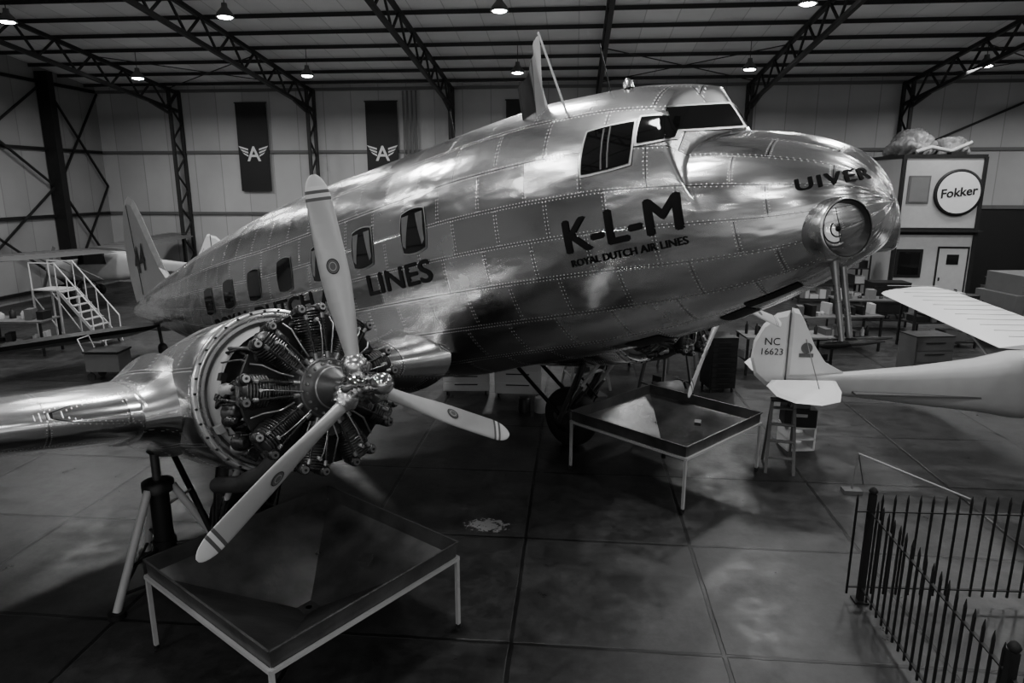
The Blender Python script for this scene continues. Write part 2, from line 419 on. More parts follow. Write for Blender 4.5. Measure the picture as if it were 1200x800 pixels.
for md in'SP':
    for i in range(7):
        a0=-4.38-1.048*i;c0=.70;W=.225;H=.235;c=[(a0-W,c0-H),(a0+W,c0-H),(a0+W,c0+H),(a0-W,c0+H)]
        decal(b,grow(c,.016),M_alr,.008,md);decal(b,c,M_gls,.013,md)
        for sg in(-1,1):
            q=[(a0+sg*.20,c0-.13),(a0+sg*.15,c0-.17),(a0+sg*.06,c0+.18),(a0+sg*.19,c0+.18)]
            if i<3: decal(b,q,M_cur,.016,md,rnd=0,n=4)
    c=[(-2.07,.70),(-1.60,.68),(-1.58,1.03),(-2.03,1.07)];decal(b,grow(c,.02),M_alr,.008,md,rnd=.08);decal(b,c,M_gls,.014,md,rnd=.08)
    for q in(-1.86,-1.80): decal(b,[(q-.008,.70),(q+.008,.70),(q+.01,1.04),(q-.006,1.04)],M_mid,.018,md,rnd=0,n=3)
    c=[(-1.55,.83),(-1.27,.80),(-1.28,.98),(-1.54,1.05)];decal(b,grow(c,.02),M_alr,.008,md,rnd=.06);decal(b,c,M_gls,.014,md,rnd=.06)
    sg=-1 if md=='S' else 1
    c=[(sg*.63,.87),(sg*.035,.85),(sg*.035,1.06),(sg*.60,1.07)];decal(b,grow(c,.02),M_alr,.008,'F',rnd=.04);decal(b,c,M_gls,.014,'F',rnd=.04)
b.obj("windows",AIR,fixn=False)
def lettering(b,body,size,a0,a1,c0,off=.007,bold=0.0,cuts=2,sp=1.0):
    vs,fs=textmesh(body,size,0,1.0,cuts=cuts,spacing=sp)
    wd=max(v.x for v in vs)
    for kk,(ex,ey) in enumerate([(0,0)] if not bold else [(-bold,0),(bold,0),(0,bold*.6),(0,-bold*.6),(0,0)]):
        out=[]
        for v in vs:
            a=a0+(a1-a0)*v.x/wd+ex
            hh=cast((a,-4,c0+v.y+ey),(0,1,0),off+kk*.0006)
            if hh is None: hh=Vector((a,0,c0+v.y))
            out.append(hh)
        b.add(out,fs,M_let)
b=MB()
lettering(b,"K-L-M",.40,-2.30,-1.22,.085,bold=.015)
lettering(b,"ROYAL DUTCH AIR LINES",.085,-2.29,-1.2,-.04,bold=.0025,cuts=1)
lettering(b,"LINES",.34,-5.42,-4.17,.13,bold=.012)
lettering(b,"ROYAL DUTCH AIR",.34,-10.6,-5.80,.13,bold=.012)
vs,fs=textmesh("UIVER",.125,0,1.0,cuts=2,spacing=1.15)
wd=max(v.x for v in vs)
pts=[];c0=.235
for i in range(200):
    a=-.75+i*.0037
    h=cast((a,-4,c0),(0,1,0),0)
    if h: pts.append(h)
arc=[0]
for i in range(1,len(pts)): arc.append(arc[-1]+(pts[i]-pts[i-1]).length)
def atarc(s):
    for i in range(1,len(arc)):
        if arc[i]>=s:
            t=(s-arc[i-1])/(arc[i]-arc[i-1]);return pts[i-1].lerp(pts[i],t)
    return pts[-1]
for kk,ex in enumerate((-.006,0,.006)):
    out=[]
    for v in vs:
        s_=.345+v.x/wd*.54+ex
        p=atarc(s_);q=atarc(s_+.01);tn=(q-p).normalized();nr=Vector((tn.y,-tn.x,0)).normalized()
        if nr.y>0:nr=-nr
        h=cast((p.x+nr.x*2,p.y+nr.y*2,c0+v.y-.06),(-nr.x,-nr.y,0),.007+kk*.0005)
        out.append(h if h else p)
    b.add(out,fs,M_let)
decal(b,[(-1.32,-.1),(-1.05,-.1),(-1.05,-.35),(-1.32,-.35)],M_blk,.006,'B',rnd=.05)
decal(b,[(-1.05,-.32),(-.62,-.24),(-.62,-.34),(-1.05,-.42)],M_blk,.006,'B',rnd=.05)
decal(b,[(-2.3,-.1),(-1.9,-.1),(-1.9,-.4),(-2.3,-.4)],M_blk,.006,'B',rnd=.05)
b.obj("lettering",AIR,fixn=False)
def airfoil(le,chord,t,zc,yb,n=28,droop=.12):
    up=[];lo=[]
    for i in range(n+1):
        x=(1-math.cos(pi*i/n))/2
        yt=5*t/chord*(.2969*math.sqrt(x)-.126*x-.3516*x*x+.2843*x**3-.1036*x**4)*chord
        cm=-droop*x*x
        up.append((le-x*chord,yb,zc+cm+yt*1.05));lo.append((le-x*chord,yb,zc+cm-yt*.95))
    return up+lo[::-1][1:-1]
for sg,nm in((-1,"starboard_wing"),(1,"port_wing")):
    secs=[airfoil(-4.45,5.2,.95,-.70,sg*.75),airfoil(-4.62,4.9,.78,-.70,sg*1.05),airfoil(-4.78,4.6,.68,-.68,sg*1.4),airfoil(-4.85,4.4,.64,-.67,sg*2.0),airfoil(-4.85,4.4,.63,-.67,sg*3.7)]
    for i in range(1,9):
        t=i/8;bb=3.7+(12.4-3.7)*t
        secs.append(airfoil(-4.85-2.2*t,4.4-2.9*t,.62-.47*t,-.67+.78*t,sg*bb))
    bb=12.75;secs.append(airfoil(-7.6,.7,.05,.14,sg*bb))
    b=MB();b.loft(secs,M_skinw);b.obj(nm,AIR,uv=lambda co:(co[1],co[0]*1.0+co[2]*.8))
    b=MB()
    for bb in(3.72,3.80):
        s0=airfoil(-4.84,4.42,.645,-.67,sg*bb);s1=airfoil(-4.84,4.42,.645,-.67,sg*(bb+.02));b.loft([s0,s1],M_alu)
    b.obj("wing_joint_band",AIR)
b=MB()
fin=[(-15.2,1.6),(-15.6,1.95),(-16.1,2.7),(-16.6,3.5),(-16.95,3.95),(-17.3,4.12),(-17.6,4.08),(-17.9,3.85),(-18.15,3.3),(-18.3,2.6),(-18.3,2.0),(-18.2,1.4),(-17.9,1.2)]
def slab(b,poly,t,mt,fn):
    cx=sum(p[0] for p in poly)/len(poly);cz=sum(p[1] for p in poly)/len(poly)
    inn=[(cx+(p[0]-cx)*.86,cz+(p[1]-cz)*.86) for p in poly];n=len(poly)
    vs=[fn(p[0],p[1],0) for p in poly]+[fn(p[0],p[1],t) for p in inn]+[fn(p[0],p[1],-t) for p in inn]
    fs=[(i,(i+1)%n,n+(i+1)%n,n+i) for i in range(n)]+[(i,(i+1)%n,2*n+(i+1)%n,2*n+i) for i in range(n)]+[tuple(range(n,2*n)),tuple(range(2*n,3*n))]
    b.add(vs,fs,mt)
slab(b,fin,.07,M_alr,lambda x,z,t:(x,t,z))
b.obj("fin_and_rudder",AIR,uv=lambda co:(co[0]*.9,co[2]))
b=MB();vs,fs=textmesh("44",.95,.01)
b.add([(-17.5+v.x*.9,-.085,2.15+v.y) for v in vs],fs,M_blk);b.box((-17.35,-.075,2.75),(.03,.012,2.3),M_dk);b.obj("race_number",AIR,fixn=False)
b=MB()
for sg in(-1,1):
    st=[(-16.0,sg*.1),(-16.25,sg*2.0),(-16.6,sg*3.3),(-16.9,sg*3.75),(-17.3,sg*3.85),(-17.7,sg*3.6),(-17.95,sg*2.5),(-18.0,sg*.1)]
    slab(b,st,.09,M_dk,lambda x,y,t:(x,y,.72+t))
b.obj("tailplane",AIR,uv=lambda co:(co[0],co[1]))
def wz(a,z): return (z-4.165-.2412*a)/.9705
def engine(side,phase):
    E=empty("engine_nacelle",None,AIR)
    B0=side*2.82;C0=-.69
    b=MB();rs=[]
    for (a,cc,ry,rzz) in[(-4.50,C0,.70,.70),(-4.55,C0,.735,.735),(-4.9,C0,.755,.75),(-5.5,C0-.01,.76,.74),(-6.2,C0-.02,.72,.68),(-7,C0-.04,.62,.56),(-7.8,C0-.06,.46,.42),(-8.6,C0-.09,.26,.25),(-9.1,C0-.1,.1,.1)]:
        rs.append([(a,B0+ry*math.cos(2*pi*i/64),cc+rzz*math.sin(2*pi*i/64)) for i in range(64)])
    b.loft(rs,M_skin)
    for s2 in(-1,1):
        rr=[]
        for t in range(11):
            u=t/10;bb=B0+s2*(.60+.42*u);r=.24*(1-u)**2.2+.335
            rr.append([(x,y*1.0,C0+.01+(z-(-.67))*(r/.335)) for x,y,z in airfoil(-4.84+.1*(1-u),4.4,.63,-.67,bb)])
        b.loft(rr,M_skin)
    b.obj("nacelle",E,uv=lambda co:(co[0],math.atan2(co[2]-C0,co[1]-B0)*.75))
    b=MB()
    O=lambda x,y,z:(-3.62+x,B0+y,C0+z)
    b.lathe(O(-.90,0,0),(1,0,0),[(0,.74),(.03,.765),(.08,.765),(.10,.72),(.10,.66),(.02,.64)],M_alu,64,False)
    b.cyl(O(-.9,0,0),O(-.86,0,0),.70,M_mid,n=48)
    b.torus(O(-.80,0,0),(1,0,0),.735,.012,M_lgt,64,6)
    b.lathe(O(-.86,0,0),(1,0,0),[(0,.62),(.16,.60),(.18,.57)],M_lgt,48,False)
    for i in range(36):
        t=2*pi*i/36;b.cyl(O(-.79,.745*math.cos(t),.745*math.sin(t)),O(-.765,.745*math.cos(t),.745*math.sin(t)),.011,M_dk,n=6)
    for i in range(9):
        t=2*pi*i/9+.1
        for dt in(-.2,.2): b.cyl(O(-.86,.56*math.cos(t),.56*math.sin(t)),O(-.3,.4*math.cos(t+dt),.4*math.sin(t+dt)),.016,M_eng,n=8)
    rnd=random.Random(3)
    for i in range(54):
        t=rnd.random()*2*pi;r=.42+.24*rnd.random();s_=.04+.055*rnd.random()
        if rnd.random()<.5: b.box(O(-.74+.34*rnd.random(),r*math.cos(t),r*math.sin(t)),(s_*1.6,s_,s_*1.3),rnd.choice([M_lgt,M_eng,M_gry,M_eng,M_dk]),Matrix.Rotation(t,3,'X'))
        else: b.lathe(O(-.76+.3*rnd.random(),r*math.cos(t),r*math.sin(t)),(1,0,0),[(0,s_),(.03,s_),(.04,s_*.7),(.12,s_*.7),(.13,s_*.3)],rnd.choice([M_lgt,M_eng,M_gry,M_alr]),14)
    for i in range(38):
        t=rnd.random()*2*pi;r=.55;t2=t+.5*(rnd.random()-.5)
        b.tube([O(-.8,r*math.cos(t),r*math.sin(t)),O(-.6,(r+.09)*math.cos(t+.1),(r+.09)*math.sin(t+.1)),O(-.4,(r+.02)*math.cos(t2),(r+.02)*math.sin(t2)),O(-.3,.42*math.cos(t2),.42*math.sin(t2)),O(-.2,.3*math.cos(t2),.3*math.sin(t2))],rnd.choice([.008,.012,.018]),rnd.choice([M_eng,M_lgt,M_gry,M_dk]),6)
    b.lathe(O(-.62,0,0),(1,0,0),[(0,.2),(.1,.3),(.3,.34),(.4,.3)],M_eng,32)
    b.torus(O(-.32,0,0),(1,0,0),.50,.062,M_gry,56,10)
    b.tube([O(-.3,side*.3,-.45),O(-.45,side*.42,-.62),O(-.8,side*.5,-.72),O(-1.3,side*.52,-.76)],.075,M_gry,12)
    b.lathe(O(-.22,0,0),(1,0,0),[(0,.24),(.05,.30),(.26,.30),(.33,.27),(.35,.235)],M_eng,36)
    b.lathe(O(.12,0,0),(1,0,0),[(0,.24),(.03,.235),(.05,.20),(.10,.18),(.18,.14),(.24,.10),(.28,.07),(.48,.06)],M_gry,36)
    b.torus(O(.13,0,0),(1,0,0),.235,.022,M_gry,40,8);b.torus(O(.24,0,0),(1,0,0),.165,.012,M_rod,32,6)
    for i in range(18):
        t=2*pi*i/18;b.cyl(O(.15,.21*math.cos(t),.21*math.sin(t)),O(.185,.21*math.cos(t),.21*math.sin(t)),.011,M_alr,n=6)
    for j in range(9):
        t=pi/2+2*pi*j/9;rad=Vector((0,math.cos(t),math.sin(t)));tan=Vector((0,-math.sin(t),math.cos(t)));o=Vector(O(0,0,0));ax=Vector((1,0,0))
        b.cyl(o+rad*.27,o+rad*.31,.10,M_gry,n=18)
        prof=[]
        for i in range(9):
            r0=.30+i*.02;prof+=[(r0,.076),(r0+.003,.100),(r0+.008,.100),(r0+.011,.076)]
        for i in range(8):
            r0=.485+i*.023;w=.135-.004*max(0,i-4)**1.5;prof+=[(r0,.10),(r0+.003,w),(r0+.010,w),(r0+.013,.10)]
        prof+=[(.672,.09),(.68,.0)]
        b.lathe(o,rad,prof,M_fin,28,False)
        for sg in(-1,1):
            c=o+rad*.655+tan*sg*.082+ax*.03;dr=(ax+rad*.15+tan*sg*.12).normalized()
            b.lathe(c-dr*.085,dr,[(0,.0),(.004,.034),(.02,.048),(.14,.048),(.165,.04),(.168,.0)],M_eng,14,False)
            b.cyl(c+dr*.083,c+dr*.092,.03,M_rod,n=10);b.cyl(c+dr*.09,c+dr*.10,.012,M_dk,n=6)
            b.cyl(o+rad*.25+tan*sg*.05+ax*.12,o+rad*.63+tan*sg*.075+ax*.115,.0115,M_eng,n=8)
            b.cyl(o+rad*.24+tan*sg*.05+ax*.12,o+rad*.30+tan*sg*.054+ax*.12,.02,M_rod,n=10)
            b.cyl(o+rad*.58+tan*sg*.07+ax*.115,o+rad*.62+tan*sg*.073+ax*.115,.018,M_rod,n=10)
        b.cyl(o+rad*.56+ax*.11,o+rad*.575+ax*.165,.014,M_lgt,n=8)
        b.tube([o+rad*.24+ax*.17+tan*.02,o+rad*.4+ax*.20+tan*.01,o+rad*.52+ax*.20,o+rad*.575+ax*.16],.006,M_rod,6)
        b.tube([o+rad*.30-ax*.16+tan*.11,o+rad*.42-ax*.13+tan*.155,o+rad*.54-ax*.10+tan*.155,o+rad*.58-ax*.05+tan*.09],.032,M_gry,10)
        b.tube([o+rad*.58-ax*.05-tan*.08,o+rad*.57-ax*.16-tan*.11,o+rad*.53-ax*.28-tan*.09],.036,M_gry,10)
        t2=t+pi/9;r2=Vector((0,math.cos(t2),math.sin(t2)));tn=Vector((0,-math.sin(t2),math.cos(t2)))
        b.add([o+r2*.31-ax*.06+tn*.03,o+r2*.31-ax*.06-tn*.03,o+r2*.64-ax*.06-tn*.11,o+r2*.64-ax*.06+tn*.11],[(0,1,2,3)],M_dk)
        b.tube([o+r2*.30+ax*.10,o+r2*.42+ax*.11+tn*.015,o+r2*.55+ax*.05-tn*.01,o+r2*.62-ax*.02],.008,M_rod,6)
    b.box(O(.02,0,-.34),(.16,.1,.1),M_eng)
    b.obj("radial_engine",E)
    b=MB();o=Vector((-3.0,B0,-.68));ax=Vector((1,0,0))
    b.lathe(o-ax*.14,ax,[(0,.06),(.02,.10),(.08,.12),(.2,.12),(.26,.09)],M_chr,28)
    b.lathe(o+ax*.10,ax,[(0,.085),(.03,.088),(.05,.075),(.16,.075),(.18,.082),(.26,.08),(.30,.06),(.315,.02)],M_chr,28)
    for i in range(8):
        t=2*pi*i/8;b.cyl(o+ax*.1+Vector((0,.1*math.cos(t),.1*math.sin(t))),o+ax*.14+Vector((0,.1*math.cos(t),.1*math.sin(t))),.012,M_gry,n=6)
    for kk in range(3):
        t=math.radians(phase+120*kk);rad=Vector((0,math.cos(t),math.sin(t)));tan=Vector((0,-math.sin(t),math.cos(t)))
        b.lathe(o,rad,[(.03,.085),(.10,.085),(.11,.098),(.19,.098),(.2,.08),(.235,.07)],M_alu,22)
        for sg in(-1,1): b.lathe(o+ax*.05*sg+tan*.09,tan,[(0,.035),(.08,.035),(.09,.02)],M_gry,12)
        rad_list=[.22,.3,.38,.46,.55,.65,.75,.85,.95,1.05,1.15,1.25,1.35,1.42,1.445,1.475,1.50,1.53,1.56,1.585,1.605,1.618]
        rr=[]
        for r in rad_list:
            u=(r-.22)/1.4
            ch=.052+ (.112-.052)*math.sin(min(1,u/.5)*pi/2) if u<.5 else .112-.016*(u-.5)/.4
            if r>1.42: ch*=math.sqrt(max(.02,1-((r-1.42)/.202)**2))
            th=.055*(1-u)**1.8+.010
            if r>1.5:th*=.7
            tw=math.radians(52-34*u)
            cd=tan*math.cos(tw)-ax*math.sin(tw);nd=ax*math.cos(tw)+tan*math.sin(tw)
            ring=[]
            for i in range(20):
                q=2*pi*i/20;ring.append(o+rad*r+cd*ch*math.cos(q)+nd*th*math.sin(q)*(1 if math.sin(q)>0 else .55))
            rr.append(ring)
        for i in range(len(rr)-1):
            r0=rad_list[i];mt=M_bld
            if r0 in(1.42,1.475,): mt=M_mid
            elif r0>=1.445: mt=M_wht
            b.loft([rr[i],rr[i+1]],mt,caps=(i==len(rr)-2))
        r=.92;u=(r-.22)/1.4;tw=math.radians(52-34*u);cd=tan*math.cos(tw)-ax*math.sin(tw);nd=ax*math.cos(tw)+tan*math.sin(tw);th=.055*(1-u)**1.8+.013
        for R_,mt,e in((.060,M_blk,0),(.053,M_mid,.0012),(.034,M_lgt,.0024),(.028,M_mid,.0036)):
            vs=[o+rad*(r+R_*math.cos(q*pi/12))+cd*(R_*.8*math.sin(q*pi/12))+nd*(th*math.sqrt(max(0,1-(R_*.8*math.sin(q*pi/12)/.112)**2))+.002+e) for q in range(24)]
            b.add(vs,[tuple(range(24))],mt)
    b.obj("propeller",E)
    b=MB();aw=-6.1;cw=wz(aw,.5)
    for s2 in(-.27,.27):
        b.cyl((-5.3,B0+s2,-1.25),(aw,B0+s2,cw),.055,M_gry,n=14);b.cyl((-5.5,B0+s2,-1.7),(aw,B0+s2,cw),.04,M_chr,n=14)
        b.cyl((-7.2,B0+s2,-1.0),(aw,B0+s2,cw+.1),.035,M_dk,n=10)
        b.cyl((-4.9,B0+s2*.8,-1.2),(-5.75,B0+s2,-1.9),.03,M_lgt,n=10);b.tube([(-5.3,B0+s2*1.2,-1.2),(-5.5,B0+s2*1.35,-1.6),(-5.85,B0+s2*1.25,-2.1)],.012,M_blk,6)
    b.cyl((-5.5,B0-.27,-1.55),(-5.5,B0+.27,-1.55),.03,M_lgt);b.cyl((-5.5,B0-.27,-1.55),(-5.7,B0+.27,-2.0),.02,M_dk);b.cyl((-5.5,B0+.27,-1.55),(-5.7,B0-.27,-2.0),.02,M_dk)
    b.cyl((aw,B0-.3,cw),(aw,B0+.3,cw),.04,M_gry)
    b.lathe((aw,B0-.16,cw),(0,1,0),[(0,.25),(.0,.42),(.04,.475),(.1,.495),(.16,.5),(.22,.495),(.28,.475),(.32,.42),(.32,.25)],M_rub,48)
    b.lathe((aw,B0-.17,cw),(0,1,0),[(0,.05),(.0,.24),(.34,.24),(.34,.05)],M_gry,32)
    b.obj("landing_gear",E)
engine(-1,-27.9);engine(1,-19.2)
def nlight(sg):
    b=MB();c=Vector((-.30,sg*.40,-.13));ax=Vector((.84,sg*.50,-.10)).normalized()
    b.lathe(c,ax,[(-.40,.06),(-.30,.14),(-.2,.18),(-.1,.21),(0,.226),(.10,.224),(.15,.215),(.165,.203),(.155,.192)],M_alu,48,False)
    b.torus(c+ax*.158,ax,.197,.007,M_blk,48,6)
    b.lathe(c,ax,[(.155,.192),(.12,.187),(.05,.170),(-.01,.145)],M_gry,40,False)
    b.lathe(c,ax,[(-.01,.15),(-.012,.0)],M_alr,40,False)
    b.torus(c+ax*.03,ax,.118,.018,M_alu,36,8);b.torus(c+ax*.035,ax,.098,.007,M_blk,32,6)
    b.lathe(c,ax,[(.0,.10),(.03,.10),(.05,.085),(.063,.05),(.067,.0)],M_lens,32,False)
    b.torus(c+ax*.06,ax,.055,.006,M_dk,24,6);b.lathe(c+ax*.06,ax,[(0,.022),(.02,.018),(.03,.0)],M_dk,12,False)
    for q in(-.05,0,.05): b.cyl(c+ax*.07+Vector((0,0,-.1)),c+ax*.07+Vector((0,0,.1)),.003,M_dk,n=6)
    b.obj("landing_light",AIR)
nlight(-1);nlight(1)
b=MB()
for q in(-.16,.0):
    b.lathe((-.36,q-.12,-.36),(-.05,0,-1),[(0,.032),(.1,.026),(.6,.022)],M_rod,12)
    b.cyl((-.55,q-.12,-.97),(-.25,q-.12,-.985),.02,M_gry);b.lathe((-.25,q-.12,-.985),(1,0,0),[(0,.02),(.1,.012),(.16,.006)],M_gry,10)
    b.lathe((-.42,q-.12,-.985),(1,0,0),[(-.14,.01),(-.08,.03),(.05,.03),(.1,.02)],M_dk,12)
b.obj("pitot_masts",AIR)
b=MB();p0=Vector((-2.33,-.60,1.22));p1=Vector((-2.62,-.50,2.2))
b.cyl(p0,p1,.011,M_lgt,n=8);b.cyl((-2.2,-.1,1.5),(-2.24,-.1,2.0),.006,M_dk,n=6)
n=18
for (s0,s1,mt) in((0,.40,M_lgt),(.40,.62,M_mid),(.62,1,M_blk)):
    vs=[];m=8
    for i in range(n+1):
        for j in range(m+1):
            h=i/n;w=s0+(s1-s0)*j/m
            top=p0.lerp(p1,.98-.46*w);q=top+Vector((-.46*w-.03*math.sin(9*w),-.07*math.sin(16*w+h*2)*(.3+h),-.66*h-.34*w*h))
            vs.append(q)
    b.add(vs,[(i*(m+1)+j,i*(m+1)+j+1,(i+1)*(m+1)+j+1,(i+1)*(m+1)+j) for i in range(n) for j in range(m)],mt,True)
b.obj("flag",AIR,fixn=False)
b=MB();b.lathe((-1.9,-.25,1.45),(0,0,1),[(0,.05),(.06,.045),(.09,.01)],M_alu,12);b.cyl((-4.6,0,1.7),(-4.6,0,2.15),.008,M_dk,n=6)
b.lathe((-3.35,-.80,-.35),(1,-.25,0),[(0,.0),(.03,.05),(.12,.06),(.2,.01)],M_alu,12)
b.obj("antennas",AIR)
b=MB();aw=-16.9;cw=wz(aw,.2)
b.cyl((aw,0,.9),(aw,0,cw),.04,M_dk);b.lathe((aw,-.07,cw),(0,1,0),[(0,.1),(0,.17),(.04,.2),(.1,.2),(.14,.17),(.14,.1)],M_rub,24)
b.obj("tail_wheel",AIR)
# ------------------------------------------------------------------ drip trays
def tray(x,y,rot):
    b=MB();h=1.0;zt=.95;zr=.80;zb=.36
    out=[(-h,-h),(h,-h),(h,h),(-h,h)]
    V=[(p[0],p[1],zt) for p in out]+[(p[0]*.995,p[1]*.995,zr) for p in out]+[(p[0]*.08,p[1]*.08,zb) for p in out]
    b.add(V,[(i,(i+1)%4,4+(i+1)%4,4+i) for i in range(4)]+[(4+i,4+(i+1)%4,8+(i+1)%4,8+i) for i in range(4)]+[(8,9,10,11)],M_tray)
    for i in range(4):
        p=out[i];q=out[(i+1)%4]
        b.beam((p[0]*1.01,p[1]*1.01,zt),(q[0]*1.01,q[1]*1.01,zt),.02,.012,M_gry)
        b.beam((p[0]*1.012,p[1]*1.012,zr-.02),(q[0]*1.012,q[1]*1.012,zr-.02),.03,.03,M_lgt)
        b.beam((p[0],p[1],zr),(p[0],p[1],.07),.035,.035,M_lgt)
        b.beam((p[0]*.98,p[1]*.98,zr-.05),(p[0]*.12,p[1]*.12,zb-.02),.03,.03,M_mid)
        b.cyl((p[0],p[1],.07),(p[0],p[1],.04),.03,M_dk,n=10);b.lathe((p[0],p[1]-.012,.035),(0,1,0),[(0,.035),(.024,.035)],M_rub,14)
    b.cyl((0,0,zb),(0,0,zb-.15),.03,M_dk,n=12)
    b.box((.5,-.25,.72),(.16,.1,.05),M_gry,Matrix.Rotation(.5,3,'Z'))
    b.obj("drip_tray",mx=T(x,y,0,rot),fixn=False)
tray(-2.45,5.57,56.6);tray(1.42,9.94,48.4)
def jack(name,x,y,zt,rot):
    b=MB();b.cyl((0,0,.45),(0,0,zt-.42),.10,M_dk,n=20);b.cyl((0,0,zt-.42),(0,0,zt-.03),.045,M_gry,n=16);b.lathe((0,0,zt-.08),(0,0,1),[(0,.05),(.03,.075),(.06,.06),(.08,.03)],M_dk,16)
    b.lathe((0,0,zt-.5),(0,0,1),[(0,.16),(.1,.16),(.12,.1)],M_dk,20);b.lathe((0,0,.3),(0,0,1),[(0,.12),(.2,.12)],M_dk,20)
    for i in range(3):
        t=2*pi*i/3;d=Vector((math.cos(t),math.sin(t),0))
        b.cyl(d*.14+Vector((0,0,zt-.45)),d*.72+Vector((0,0,.05)),.042,M_lgt,n=14);b.cyl(d*.72+Vector((0,0,.0)),d*.72+Vector((0,0,.06)),.085,M_dk,n=16)
        b.cyl(d*.55+Vector((0,0,.42)),Vector((0,0,.42)),.02,M_dk,n=8)
        d2=Vector((math.cos(t+2*pi/3),math.sin(t+2*pi/3),0));b.cyl(d*.64+Vector((0,0,.2)),d2*.64+Vector((0,0,.2)),.018,M_dk,n=8)
    b.cyl((.09,0,.9),(.3,.1,1.0),.015,M_gry)
    b.obj(name,mx=T(x,y,0,rot))
jack("aircraft_wing_jack",-4.42,6.45,1.57,20)
def fence():
    b=MB()
    def run(p,q):
        p=Vector(p);q=Vector(q);L=(q-p).length;d=(q-p)/L
        for z in(.16,1.02): b.beam(p+Vector((0,0,z)),q+Vector((0,0,z)),.03,.012,M_blk)
        n=int(L/.125)
        for i in range(n+1):
            c=p+d*(i*L/n);b.box(c+Vector((0,0,.61)),(.018,.018,1.06),M_blk);b.lathe(c+Vector((0,0,1.14)),(0,0,1),[(0,.014),(.07,.002)],M_blk,6)
    run((2.93,6.72,0),(6.2,6.85,0));run((3.07,6.69,0),(2.99,3.4,0))
    for p in((3.07,6.71),(4.9,6.80),(3.0,4.3)):
        b.box((p[0],p[1],.61),(.06,.06,1.22),M_blk);b.lathe((p[0],p[1],1.22),(0,0,1),[(0,.03),(.03,.045),(.06,.03),(.08,.005)],M_blk,12);b.box((p[0],p[1],.01),(.14,.14,.02),M_blk)
    b.obj("iron_railing_fence")
fence()
def light_plane(name,mx,reg=True):
    WM=M_wht if reg else M_mid
    b=MB()
    def sec(x,z0,z1,w,n=20,p=3.2):
        r=[];zm=(z0+z1)/2;h=(z1-z0)/2
        for i in range(n):
            t=2*pi*i/n;c,s_=math.cos(t),math.sin(t)
            r.append((x,w*math.copysign(abs(c)**(2/p),c),zm+h*math.copysign(abs(s_)**(2/p),s_)))
        return r
    b.loft([sec(0,-.12,.10,.03),sec(.9,-.2,.18,.13),sec(2,-.3,.30,.22),sec(2.9,-.38,.44,.31),sec(3.4,-.46,.58,.34),sec(4.7,-.52,.60,.36),sec(5.0,-.5,.3,.35),sec(5.9,-.44,.2,.3),sec(6.25,-.34,.12,.2)],M_lgt)
    b.prism([(3.8,.15),(4.9,.12),(4.8,.52),(3.9,.52)],.735,M_gls);b.box((2.6,0,-.1),(3.2,.60,.03),M_mid)
    b.lathe((6.25,0,-.1),(1,0,0),[(0,.1),(.1,.06),(.2,.01)],M_lgt,12);b.box((6.33,0,-.1),(.03,.13,1.75),M_wood,Matrix.Rotation(.5,3,'X'))
    rud=[(-.02,-.1),(-.3,-.08),(-.5,.1),(-.58,.38),(-.55,.68),(-.42,.95),(-.22,1.13),(-.02,1.18)]
    fn=[(0,.05),(.95,.12),(.62,.3),(.4,.62),(.22,1.0),(.1,1.2),(0,1.22)]
    slab(b,rud,.035,M_wht,lambda x,z,t:(x,t,z));slab(b,fn,.035,M_wht,lambda x,z,t:(x,t,z))
    b.box((-.01,0,.55),(.012,.05,1.2),M_mid)
    for sg in(-1,1):
        st=[(.75,sg*.08),(.62,sg*.7),(.42,sg*1.2),(.1,sg*1.4),(-.25,sg*1.32),(-.42,sg*1.0),(-.42,sg*.45),(-.25,sg*.12)]
        slab(b,st,.03,M_wht,lambda x,y,t:(x,y,.06+t))
        b.cyl((.3,sg*.7,.06),(.25,0,.75),.008,M_mid,n=6)
        secs=[]
        for i in range(25):
            y=sg*(.3+4.9*i/24);dz=.2*i/24;le=4.95;ch=1.6
            if i>21: k_=(i-21)/3;le-=.35*k_*k_;ch-=.75*k_*k_
            tt=.19 if i%2 else .172
            secs.append([(x,yy,z) for x,yy,z in airfoil(le,ch,tt*(1 if i<24 else .4),.60+dz,y,n=12,droop=.03)])
        b.loft(secs,WM)
        for i in range(1,24,2):
            y=sg*(.3+4.9*i/24);b.box((4.15,y,.708+.2*i/24-.0),(1.1,.012,.01),M_lgt if reg else M_mid)
        b.cyl((4.7,sg*.33,-.42),(4.6,sg*2.6,.62),.022,M_lgt,n=8);b.cyl((4.0,sg*.33,-.42),(3.9,sg*2.6,.62),.02,M_lgt,n=8)
        b.cyl((4.9,sg*.3,-.45),(5.0,sg*.8,-.95),.025,M_mid,n=8);b.lathe((5.0,sg*.8-.07,-.95),(0,1,0),[(0,.1),(0,.17),(.04,.21),(.1,.21),(.14,.17),(.14,.1)],M_rub,20)
    if reg:
        for s_,z,bd in((.17,.62,"NC"),(.15,.46,"16623")):
            vs,fs=textmesh(bd,s_,0,1.0,align='CENTER');b.add([(-.27+v.x,-.045,z+v.y) for v in vs],fs,M_dk)
        vs=[(.27+.09*math.cos(i*pi/8),-.045,.58+.09*math.sin(i*pi/8)) for i in range(16)];b.add(vs,[tuple(range(16))],M_mid)
        b.box((.27,-.04,.46),(.22,.01,.06),M_mid)
    b.obj(name,mx=mx)
light_plane("light_aircraft",T(3.45,11.0,1.16,0,0,0,1.0))
light_plane("light_aircraft",T(-12.9,23.4,1.35,180,0),False)
b=MB();b.box((0,0,.2),(.46,.42,.03),M_wht);b.box((0,0,.39),(.46,.42,.03),M_wht);b.box((0,0,.015),(.46,.42,.03),M_wht)
for sx in(-.215,.215): b.box((sx,0,.2),(.03,.42,.4),M_wht)
b.obj("white_shelf_crate",mx=T(3.75,11.15,0,8))
